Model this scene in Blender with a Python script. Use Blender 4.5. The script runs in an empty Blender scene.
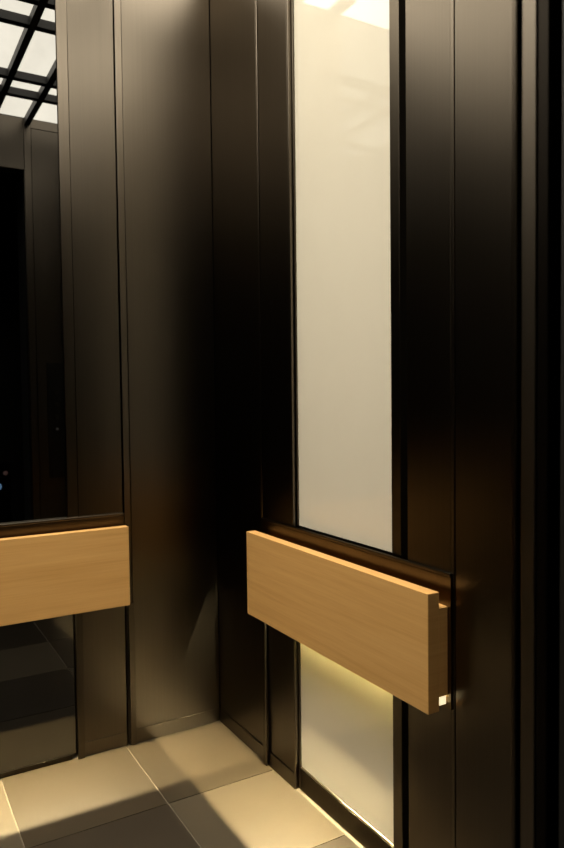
import bpy, bmesh, math, random
from mathutils import Vector, Matrix
random.seed(4)
SC = bpy.context.scene
COL = SC.collection

# ---------------------------------------------------------------- materials
def new_mat(name):
    m = bpy.data.materials.new(name); m.use_nodes = True
    nt = m.node_tree
    return m, nt, nt.nodes['Principled BSDF']

def setp(b, **kw):
    for k, v in kw.items():
        k = k.replace('_', ' ')
        if k in b.inputs:
            if isinstance(v, tuple) and len(v) == 3: v = (*v, 1)
            b.inputs[k].default_value = v

def coords(nt, scale):
    tc = nt.nodes.new('ShaderNodeTexCoord'); mp = nt.nodes.new('ShaderNodeMapping')
    mp.inputs['Scale'].default_value = scale
    nt.links.new(tc.outputs['Object'], mp.inputs['Vector'])
    return mp.outputs['Vector']

def noise(nt, vec, scale=1.0, detail=4.0, rough=.5):
    n = nt.nodes.new('ShaderNodeTexNoise')
    n.inputs['Scale'].default_value = scale; n.inputs['Detail'].default_value = detail
    n.inputs['Roughness'].default_value = rough
    nt.links.new(vec, n.inputs['Vector'])
    return n.outputs['Fac']

def ramp(nt, fac, stops):
    r = nt.nodes.new('ShaderNodeValToRGB')
    e = r.color_ramp.elements
    while len(e) < len(stops): e.new(.5)
    for i, (p, c) in enumerate(stops):
        e[i].position = p; e[i].color = (*c, 1) if len(c) == 3 else c
    nt.links.new(fac, r.inputs['Fac'])
    return r.outputs['Color']

def maprange(nt, fac, a, b):
    m = nt.nodes.new('ShaderNodeMapRange')
    m.inputs['To Min'].default_value = a; m.inputs['To Max'].default_value = b
    nt.links.new(fac, m.inputs['Value'])
    return m.outputs['Result']

def metal(name, color, rough, spread=.03):
    m = bpy.data.materials.new(name); m.use_nodes = True
    nt = m.node_tree; nt.nodes.remove(nt.nodes['Principled BSDF'])
    out = nt.nodes['Material Output']
    mix = nt.nodes.new('ShaderNodeMixShader'); mix.inputs[0].default_value = .09
    v = coords(nt, (160, 160, 1.2))                      # fine vertical brushing
    f = noise(nt, v, 1.0, 3)
    colr = ramp(nt, f, [(.3, tuple(c*.97 for c in color)), (.7, tuple(c*1.03
 for c in color))])
    f2 = noise(nt, coords(nt, (3, 3, 1.5)), 1.0, 3)
    for i, add in ((1, 0), (2, .2)):
        b = nt.nodes.new('ShaderNodeBsdfAnisotropic'); b.distribution = 'BECKMANN'
        nt.links.new(colr, b.inputs['Color'])
        nt.links.new(maprange(nt, f2, rough+add-spread, rough+add+spread), b.inputs['Roughness'])
        nt.links.new(b.outputs[0], mix.inputs[i])
    nt.links.new(mix.outputs[0], out.inputs['Surface'])
    return m

def emit(name, color, strength):
    m, nt, b = new_mat(name)
    setp(b, Base_Color=(.8, .8, .8), Roughness=.5, Emission_Color=color, Emission_Strength=strength)
    return m

M = {}
M['panel'] = metal('brushed_bronze_metal', (.122, .105, .085), .335
)
M['trim'] = metal('bronze_trim_metal', (.147, .126, .102), .32)
M['frame'] = metal('dark_frame_metal', (.10, .086, .068), .36)
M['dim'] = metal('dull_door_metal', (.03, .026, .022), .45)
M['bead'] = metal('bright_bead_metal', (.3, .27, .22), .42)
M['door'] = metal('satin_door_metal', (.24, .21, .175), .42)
M['base'] = metal('dark_base_metal', (.05, .042, .032), .34)
M['ledge'] = metal('satin_ledge_metal', (.13, .10, .068), .32)
def plain(name, color, rough, metallic=0.0, **kw):
    m, nt, b = new_mat(name)
    setp(b, Metallic=metallic, Roughness=rough, **kw)
    f = noise(nt, coords(nt, (6, 6, 6)), 1.0, 5)
    nt.links.new(ramp(nt, f, [(.3, tuple(c*.93 for c in color)), (.7, tuple(c*1.07 for c in color))]), b.inputs['Base Color'])
    return m
M['shell'] = plain('black_carcass', (.012, .011, .010), .6)
M['black'] = plain('black_paint', (.006, .006, .006), .55)
M['bar'] = plain('black_grid_bar', (.014, .013, .012), .5)
M['lobby'] = plain('dark_lobby_wall', (.02, .018, .016), .6)
M['lobbyfloor'] = plain('dark_lobby_stone', (.06, .055, .05), .35)
M['mirror'] = plain('bronze_mirror', (.155, .158, .161), 0.0, 1.0)
M['grout'] = plain('tile_grout', (.13, .11, .08), .8)
M['steel'] = plain('button_steel', (.05, .048, .045), .3, 1.0)

def glass_mat():
    m, nt, b = new_mat('white_backed_glass')
    setp(b, Roughness=.025, IOR=1.5, Specular_IOR_Level=.7)
    f = noise(nt, coords(nt, (1.5, 1.5, 1.1)), 1.0, 6, .6)
    nt.links.new(ramp(nt, f, [(.3, (.655, .61, .51)), (.7, (.69, .645, .545))]), b.inputs['Base Color'])
    bp = nt.nodes.new('ShaderNodeBump'); bp.inputs['Strength'].default_value = .02; bp.inputs['Distance'].default_value = .01
    nt.links.new(noise(nt, coords(nt, (9, 9, 9)), 1.0, 2), bp.inputs['Height'])
    nt.links.new(bp.outputs['Normal'], b.inputs['Normal'])
    return m
M['glass'] = glass_mat()

def wood_mat():
    m, nt, b = new_mat('oak_veneer')
    setp(b, Roughness=.42, Specular_IOR_Level=.35)
    f1 = noise(nt, coords(nt, (1.3, 1.3, 38)), 1.0, 5, .6)
    f2 = noise(nt, coords(nt, (5, 5, 240)), 1.0, 3, .6)
    c1 = ramp(nt, f1, [(.30, (.54, .30, .096)), (.5, (.60, .343, .119)), (.72, (.635, .372, .136))])
    c2 = ramp(nt, f2, [(.35, (.84, .82, .78)), (.6, (1, 1, 1))])
    mx = nt.nodes.new('ShaderNodeMix'); mx.data_type = 'RGBA'; mx.blend_type = 'MULTIPLY'
    mx.inputs['Factor'].default_value = .35
    nt.links.new(c1, mx.inputs['A']); nt.links.new(c2, mx.inputs['B'])
    nt.links.new(mx.outputs['Result'], b.inputs['Base Color'])
    return m
M['wood'] = wood_mat()

def tile_mat(name, color):
    m, nt, b = new_mat(name)
    setp(b, Roughness=.42, Specular_IOR_Level=.4)
    f = noise(nt, coords(nt, (5, 5, 5)), 1.0, 6, .6)
    g = noise(nt, coords(nt, (240, 240, 240)), 1.0, 2, .5)
    ad = nt.nodes.new('ShaderNodeMath'); ad.operation = 'ADD'
    nt.links.new(f, ad.inputs[0]); nt.links.new(g, ad.inputs[1])
    hf = nt.nodes.new('ShaderNodeMath'); hf.operation = 'MULTIPLY'; hf.inputs[1].default_value = .5
    nt.links.new(ad.outputs[0], hf.inputs[0])
    nt.links.new(ramp(nt, hf.outputs[0], [(.35, tuple(c*.9 for c in color)), (.65, tuple(c*1.08 for c in color))]), b.inputs['Base Color'])
    return m
TILE = [tile_mat('pale_stone_tile', (.052, .0415, .0275)), tile_mat('sand_stone_tile', (.030, .0225, .0135)),
        tile_mat('taupe_stone_tile', (.022, .0165, .0108)
)]

CEIL_E = 5.5
FILL_W = 50.0
LED_E = 10500.0
M['diffuser'] = emit('warm_light_diffuser', (1.0, .915, .75), CEIL_E)
M['led'] = emit('warm_led', (1.0, .82, .46), LED_E
)
M['lens'] = emit('led_end_lens', (1.0, .86, .32), 30.0)
M['endlens'] = emit('led_end_cap', (1.0, .86, .5), 1.0)
M['blue'] = emit('blue_button_light', (.3, .6, 1.0), 1.5)
M['red'] = emit('red_indicator_light', (1.0, .35, .3), .13)
M['legend'] = emit('pale_button_light', (.9, .95, 1.0), .10)

# ---------------------------------------------------------------- mesh helpers
def box(bm, lo, hi, ch=0.0, mi=0):
    lo, hi = [min(a, b) for a, b in zip(lo, hi)], [max(a, b) for a, b in zip(lo, hi)]
    v = [bm.verts.new((x, y, z)) for x in (lo[0], hi[0]) for y in (lo[1], hi[1]) for z in (lo[2], hi[2])]
    fs = []
    for q in ((0, 1, 3, 2), (4, 6, 7, 5), (0, 4, 5, 1), (2, 3, 7, 6), (0, 2, 6, 4), (1, 5, 7, 3)):
        f = bm.faces.new([v[i] for i in q]); f.material_index = mi; fs.append(f)
    if ch > 0:
        ed = list({e for f in fs for e in f.edges})
        bmesh.ops.bevel(bm, geom=ed, offset=ch, segments=2, affect='EDGES', profile=.5)
    return bm

def cyl(bm, c, axis, r, h, seg=20, r2=None):
    z = Vector(axis).normalized(); rot = z.to_track_quat('Z', 'Y').to_matrix().to_4x4()
    bmesh.ops.create_cone(bm, cap_ends=True, segments=seg, radius1=r, radius2=r if r2 is None else r2, depth=h,
                          matrix=Matrix.Translation(Vector(c) + z*h/2) @ rot)
    return bm

def link(name, bm, mats, parent=None):
    bmesh.ops.recalc_face_normals(bm, faces=bm.faces)
    off = Vector((0, 0, 0))
    p = parent
    while p is not None: off += p.location; p = p.parent
    if parent is None:
        xs = [v.co for v in bm.verts]
        off = Vector(((min(c.x for c in xs)+max(c.x for c in xs))/2, (min(c.y for c in xs)+max(c.y for c in xs))/2, min(c.z for c in xs)))
    bmesh.ops.translate(bm, verts=bm.verts, vec=-off)
    me = bpy.data.meshes.new(name); bm.to_mesh(me); bm.free()
    for m in (mats if isinstance(mats, (list, tuple)) else [mats]): me.materials.append(m)
    o = bpy.data.objects.new(name, me); COL.objects.link(o)
    if parent is None: o.location = off
    else: o.parent = parent
    return o

def B(*boxes, ch=0.0):
    bm = bmesh.new()
    for lo, hi in boxes: box(bm, lo, hi, ch)
    return bm

def struct(name, bm, mats, parent=None):
    o = link(name, bm, mats, parent)
    if parent is None: o['kind'] = 'structure'
    return o

def thing(name, label, cat, loc, group=None):
    o = bpy.data.objects.new(name, None); COL.objects.link(o)
    o.location = loc; o['label'] = label; o['category'] = cat
    o.empty_display_size = .1
    if group: o['group'] = group
    return o

# wall space: u along the wall from the back right corner, n into the cab, z up
def W_(wall, u, n, z):
    return (-n, -u, z) if wall == 'R' else (-u, -n, z)
def wb(wall, u0, u1, n0, n1, z0, z1):
    return (W_(wall, u0, n0, z0), W_(wall, u1, n1, z1))

# ---------------------------------------------------------------- dimensions (m)
CW, CD, CH = 2.0, 2.078, 3.39          # cab width, depth, height
RET = .412                            # front return width
HEAD = 3.045                          # opening head
T = .04                               # cladding thickness

# ---------------------------------------------------------------- setting
bm = bmesh.new()
box(bm, (-CW-.06, -2.10, -.05), (.06, .06, -.003), 0, 3)
tx = [.0, -.452, -.958, -1.464, -CW]; ty = [.0, -.507, -1.0, -1.507, -2.02]
tone = {(0, 0): 1, (1, 0): 1, (2, 0): 0, (3, 0): 1, (0, 1): 0, (1, 1): 2, (2, 1): 1, (3, 1): 2,
        (0, 2): 2, (1, 2): 0, (2, 2): 2, (3, 2): 1, (0, 3): 1, (1, 3): 2, (2, 3): 0, (3, 3): 1}
g = .0022
for i in range(4):
    for j in range(4):
        box(bm, (tx[i+1]+g, ty[j+1]+g, -.003), (tx[i]-g, ty[j]-g, 0), 0, tone[(i, j)])
struct('floor', bm, TILE + [M['grout']])
struct('trim_1', B(((-CW+RET, -2.20, -.03), (-RET, -2.02, .001)), ch=.0005), M['base'])   # door sill
struct('landing_floor', B(((-3.2, -4.7, -.05), (1.2, -2.20, 0))), M['lobbyfloor'])

struct('wall_right', B(((T, -CD-.010, 0), (T+.05, T+.05, CH+.03))), M['shell'])
struct('wall_back', B(((-CW-T-.05, T, 0), (T, T+.05, CH+.03))), M['shell'])
wl = struct('wall_left', B(((-CW-.09, -CD-.010, 0), (-CW-T, T, CH+.03))), M['shell'])
def lb(u0, u1, n0, n1, z0, z1): return ((-CW+n0, -u0, z0), (-CW+n1, -u1, z1))
link('metal_sheet', B(lb(.004, .433, -T, 0, 0, CH), lb(.441, .675, -T, 0, 0, CH), lb(1.324, 1.52, -T, 0, 0, CH), lb(1.5215, CD-.002, -T, 0, 0, CH), ch=.0025), M['panel'], wl)
link('frame', B(lb(.6755, .684, -T, -.012, 0, CH), lb(1.237, 1.281, -T, -.012, 0, CH), ch=.002), M['frame'], wl)
link('dark_mirror', B(lb(.684, 1.237, -T, -.02, .088, CH)), M['mirror'], wl)
link('base_rail', B(lb(.684, 1.237, -T, -.013, 0, .088), ch=.002), M['base'], wl)

struct('ceiling', B(((-CW-.05, -CD-.010, CH+.03), (T+.05, T+.05, CH+.08))), M['shell'])
# front wall: carcass behind the returns and above the opening
bm = B(((-RET+.03, -2.097, 0), (T+.05, -CD-.010, CH+.08)), ((-CW-.05, -2.097, 0), (-CW+RET-.03, -CD-.010, CH+.08)),
       ((-CW+RET-.03, -2.097, HEAD+.02), (-RET+.03, -CD-.010, CH+.08)))
struct('wall_front', bm, M['shell'])
# lobby side
bm = B(((-RET+.004, -2.42, 0), (1.2, -2.175, HEAD+.4)), ((-3.2, -2.42, 0), (-CW+RET-.004, -2.175, HEAD+.4)),
       ((-CW+RET-.004, -2.42, HEAD), (-RET+.004, -2.175, HEAD+.4)))
struct('wall_landing', bm, M['black'])
struct('wall_lobby', B(((-3.2, -4.8, 0), (1.2, -4.7, 3.445))), M['lobby'])
struct('ceiling_lobby', B(((-3.2, -4.8, 3.445), (1.2, -2.175, 3.5))), M['lobby'])
# sliding doors standing open in their pockets
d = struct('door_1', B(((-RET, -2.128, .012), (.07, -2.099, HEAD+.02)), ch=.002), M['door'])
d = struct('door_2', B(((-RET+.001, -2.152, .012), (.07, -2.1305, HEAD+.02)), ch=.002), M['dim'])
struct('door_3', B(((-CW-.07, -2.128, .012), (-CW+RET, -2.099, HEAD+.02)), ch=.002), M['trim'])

# ---------------------------------------------------------------- wall panels
def metal_panel(wall, u0, u1, label, lip=None, z1=CH, skirt=True, lipw=.03):
    """brushed sheet with a folded edge strip; lip = list of the edges ('a' near the corner, 'b' away) that carry one"""
    c = W_(wall, (u0+u1)/2, 0, 0)
    t = thing('metal_panel', label, 'wall panel', c)
    a, b = u0, u1
    lip = lip or ''
    if 'a' in lip: a = u0+lipw
    if 'b' in lip: b = u1-lipw
    link('sheet', B(wb(wall, a, b, -T, 0, 0, z1), ch=.0025), M['panel'], t)
    if 'a' in lip: link('edge_strip', B(wb(wall, u0, a-.001, -T, .002, 0, z1), ch=.002), M['trim'], t)
    if 'b' in lip: link('edge_strip', B(wb(wall, b+.001, u1, -T, .002, 0, z1), ch=.002), M['trim'], t)
    if skirt: link('skirting', B(wb(wall, u0+.007, u1-.002, .002, .005, .0, .06), ch=.001), M['panel'], t)
    return t

p_corner = metal_panel('B', .001, .436, 'tall dark bronze metal panel on back wall filling the corner right of the mirror bay', 'b')
s_back = thing('metal_panel', 'narrow dark metal strip panel on back wall beside the mirror right edge', 'wall panel', W_('B', .557, 0, 0))
link('sheet', B(wb('B', .441, .630, -T, 0, 0, CH), ch=.0025), M['panel'], s_back)
link('edge_strip', B(wb('B', .631, .674, -T, .002, .64, CH), ch=.002), M['trim'], s_back)
link('skirting', B(wb('B', .443, .626, .001, .005, 0, .06), ch=.001), M['panel'], s_back)
metal_panel('B', CW-.674, CW-.441, 'narrow dark metal strip panel on back wall beside the mirror left edge', 'a', lipw=.045)
metal_panel('B', CW-.433, CW-.004, 'tall dark bronze metal panel on back wall filling its left corner', 'a')
metal_panel('R', .001, .436, 'tall dark bronze metal panel on right wall filling the back corner', 'b', lipw=.012)
s_r1 = metal_panel('R', .441, .675, 'narrow dark metal strip panel on right wall between corner panel and white glass', 'b', lipw=.012)
s_r2 = metal_panel('R', 1.324, 1.520, 'narrow dark metal strip panel on right wall at the near side of white glass', 'b', lipw=.014)
metal_panel('R', 1.5208, CD-.002, 'broad dark metal panel on right wall nearest the doorway, past the wooden rail end', None)

# raised trims at the panel edges below the rails
for t, wall, u0, u1 in ((p_corner, 'B', .404, .431), (s_back, 'B', .627, .656), (s_r1, 'R', .445, .470)):
    link('lower_trim', B(wb(wall, u0, u1, .006, .016, 0, .622), ch=.002), M['frame'], t)

# front returns and lintel (inner face of the front wall)
def front_panel(x0, x1, z0, z1, label, edge):
    t = thing('front_return_panel', label, 'wall panel', ((x0+x1)/2, -CD, z0))
    xi0, xi1 = (x0+.045, x1) if edge == 'a' else (x0, x1-.045) if edge == 'b' else (x0, x1)
    zt = z1-.06 if edge else z1
    link('sheet', B(((xi0+.002, -CD-.010, z0), (xi1-.002, -CD-.002, zt-.002)), ch=.002), M['panel'], t)
    if edge:
        bm = bmesh.new()
        xe = (x0, xi0) if edge == 'a' else (xi1, x1)
        box(bm, (xe[0], -CD-.010, z0), (xe[1], -CD, z1), .002)
        box(bm, (xi0 if edge == 'a' else x0, -CD-.010, zt), (x1 if edge == 'a' else xi1, -CD, z1), .002)
        link('edge_frame', bm, M['trim'], t)
    return t
front_panel(-RET, 0, .0, CH, 'dark metal front return panel right of the doorway, seen in the mirror', 'a')
front_panel(-CW, -CW+RET, .0, CH, 'dark metal front return panel on the left side of the doorway', 'b')
front_panel(-CW+RET+.001, -RET-.001, HEAD, CH, 'dark metal lintel panel above the doorway, seen in the mirror', None)

# ---------------------------------------------------------------- bronze mirror on the back wall
t = thing('wall_mirror', 'tall bronze tinted mirror on the back wall reflecting the ceiling grid', 'mirror', W_('B', CW/2, 0, 0))
link('upper_mirror', B(wb('B', .676, CW-.676, -T, -.006, 1.013, CH)), M['mirror'], t)
link('lower_mirror', B(wb('B', .657, CW-.676, -T, -.006, .02, .62)), M['mirror'], t)
link('bottom_rail', B(wb('B', .676, CW-.676, -T, -.001, 0, .02), ch=.001), M['base'], t)

# ---------------------------------------------------------------- white glass on the right wall
t = thing('glass_wall_panel', 'tall white back-painted glass panel in a dark frame on the right wall', 'glass panel', W_('R', .96, 0, 0))
GA, GB = .684, 1.237
link('upper_glass', B(wb('R', GA, GB, -T, -.020, 1.013, CH)), M['glass'], t)
link('lower_glass', B(wb('R', GA, GB, -T, -.020, .088, .62)), M['glass'], t)
fr = B(wb('R', .6755, GA, -T, -.012, 0, CH), wb('R', GB, 1.281, -T, -.012, 0, CH), ch=.002)
link('frame', fr, M['frame'], t)
link('base_rail', B(wb('R', GA, GB, -T, -.013, 0, .080), ch=.002), M['base'], t)
link('glazing_bead', B(wb('R', GA, GB, -T, -.014, .0805, .088), ch=.0025), M['bead'], t)

# ---------------------------------------------------------------- hand rails
def hand_rail(wall, u0, u1, lz, label):
    t = thing('hand_rail', label, 'handrail', W_(wall, (u0+u1)/2, .04, .63), 'wooden hand rails')
    bm = bmesh.new(); box(bm, *wb(wall, u0-.004, u1+.012, .0026, .008, .632, 1.0), .0015)
    bp = link('backing_plate', bm, M['ledge'], t)
    bm = bmesh.new(); box(bm, *wb(wall, u0-.004, u1+.012, .0026, .012, 1.001, 1.0124), .003)
    link('ledge_bead', bm, M['trim'], bp)
    link('rail_board', B(wb(wall, u0, u1, .040, .080, .632, .9629), ch=.0016), M['wood'], t)
    # mounting block behind the board: solid top, shallow channel below closed by an end cheek on each side
    bm = B(wb(wall, u0+.006, u1-.006, .0081, .0399, lz+.0015, .918))
    bl = link('mounting_block', bm, M['wood'], t)
    for a, b in ((u0, u0+.0055), (u1-.0055, u1)):
        link('end_cheek', B(wb(wall, a, b, .009, .0398, .6715, .918), ch=.001), M['wood'], bl)
    led = link('light_strip', B(wb(wall, u0+.02, u1-.02, .0110, .0130, lz, lz+.0016)), M['led'], t)
    link('side_lens', B(wb(wall, u0+.012, u1-.012, .031, .0396, .655, .671), ch=.0015), M['lens'], led)
    for a, b in ((u0+.001, u0+.0115), (u1-.0115, u1-.001)):
        link('end_lens', B(wb(wall, a, b, .014, .0396, .647, .671), ch=.0015), M['endlens'], led)
    return t
hand_rail('R', .4445, 1.501, .697, 'oak hand rail board across the white glass on the right wall')
hand_rail('B', .4431, CW-.4431, .683, 'oak hand rail board across the dark mirror on the back wall')

# ---------------------------------------------------------------- luminous ceiling
t = thing('ceiling_light', 'glowing cream ceiling panel crossed by a black bar grid, seen in the mirror', 'ceiling light', (-CW/2, -CD/2, CH))
link('diffuser', B(((-CW+.002, -CD+.002, CH+.001), (-.002, -.002, CH+.028))), M['diffuser'], t)
for x in (-.392, -.607, -CW+.607, -CW+.392):
    link('grid_bar', B(((x-.018, -CD+.004, CH-.046), (x+.018, -.004, CH)), ch=.001), M['bar'], t)
for y in (-.53, -.766, -1.40, -1.635):
    link('grid_bar', B(((-CW+.004, y-.022, CH-.044), (-.004, y+.022, CH-.001)), ch=.001), M['bar'], t)

la = bpy.data.lights.new('ceiling_fill', 'AREA'); la.shape = 'RECTANGLE'; la.size = CW-.06; la.size_y = CD-.06  # extra area light added below the diffuser to brighten the lower glass
la.energy = FILL_W; la.color = (1.0, .91, .73); la.spread = math.radians(95)
lo = bpy.data.objects.new('ceiling_fill', la); COL.objects.link(lo); lo.location = (-CW/2, -CD/2, CH-.002)

# ---------------------------------------------------------------- control panels (only reflections of them show)
t = thing('control_panel', 'dark car control panel with one pale lit button, reflected in the mirror', 'control panel', (-.2, -CD+.002, .95))
link('faceplate', B(((-.30, -CD-.0019, .95), (-.10, -CD+.004, 1.75)), ch=.0015), M['steel'], t)
for k in range(4):
    for x in (-.16, -.24):
        z = 1.29 + .085*k
        b = link('button', cyl(bmesh.new(), (x, -CD+.004, z), (0, 1, 0), .017, .004), M['frame'], t)
        if k == 0 and x == -.24:
            link('lit_bars', B(((x-.008, -CD+.008, z+.002), (x+.008, -CD+.0085, z+.006)), ((x-.008, -CD+.008, z-.006), (x+.008, -CD+.0085, z-.002))), M['legend'], b)

def ring(bm, c, r, w, h, seg=32):
    vs = []
    for k in range(seg):
        a = 2*math.pi*k/seg
        row = []
        for rr, yy in ((r, 0), (r, h), (r-w, h), (r-w, 0)):
            row.append(bm.verts.new((c[0]+rr*math.cos(a), c[1]+yy, c[2]+rr*math.sin(a))))
        vs.append(row)
    for k in range(seg):
        n = vs[(k+1) % seg]; o = vs[k]
        for i in range(4): bm.faces.new((o[i], o[(i+1) % 4], n[(i+1) % 4], n[i]))
    return bm
CX, CZ = -.262, .610
t = thing('call_button_post', 'dark lobby call post with blue lit ring, reflected at the mirror left edge'
, 'call button', (CX, -4.70, 0))
link('faceplate', B(((CX-.09, -4.70, 0), (CX+.13, -4.694, CZ+.25)), ch=.001), M['steel'], t)
b = link('button', cyl(bmesh.new(), (CX, -4.694, CZ), (0, 1, 0), .016, .005), M['frame'], t)
link('lit_ring', ring(bmesh.new(), (CX, -4.694, CZ), .040, .012, .005), M['blue'], b)
link('indicator_lamp', cyl(bmesh.new(), (CX+.082, -4.694, CZ+.135), (0, 1, 0), .022, .004), M['red'], t)

# ---------------------------------------------------------------- camera
yaw, pitch, roll, F = .5306, -.0396, -.0113, 701.92
fw = Vector((math.sin(yaw)*math.cos(pitch), math.cos(yaw)*math.cos(pitch), math.sin(pitch)))
r = Vector((math.cos(yaw), -math.sin(yaw), 0)); u = r.cross(fw)
r2 = math.cos(roll)*r + math.sin(roll)*u; u2 = -math.sin(roll)*r + math.cos(roll)*u
cam = bpy.data.cameras.new('camera'); co = bpy.data.objects.new('camera', cam); COL.objects.link(co)
mw = Matrix((r2, u2, -fw)).transposed().to_4x4(); mw.translation = Vector((-1.3602, -2.917, 1.5))
co.matrix_world = mw
cam.sensor_fit = 'VERTICAL'; cam.sensor_height = 24.0; cam.sensor_width = 24.0
cam.lens = F/848*24.0; cam.clip_start = .01
cam.dof.use_dof = True; cam.dof.focus_distance = 2.4; cam.dof.aperture_fstop = 2.6
SC.camera = co


w = bpy.data.worlds.new('world'); SC.world = w; w.use_nodes = True
w.node_tree.nodes['Background'].inputs[0].default_value = (.004, .0038, .0035, 1)
w.node_tree.nodes['Background'].inputs[1].default_value = 1.0
SC.view_settings.view_transform = 'Standard'; SC.view_settings.look = 'None'
SC.view_settings.gamma = 1.0; SC.view_settings.use_curve_mapping = False
SC.view_settings.exposure = 0.0
SC.cycles.max_bounces = 10; SC.cycles.diffuse_bounces = 5; SC.cycles.glossy_bounces = 8
SC.cycles.sample_clamp_indirect = 4.0
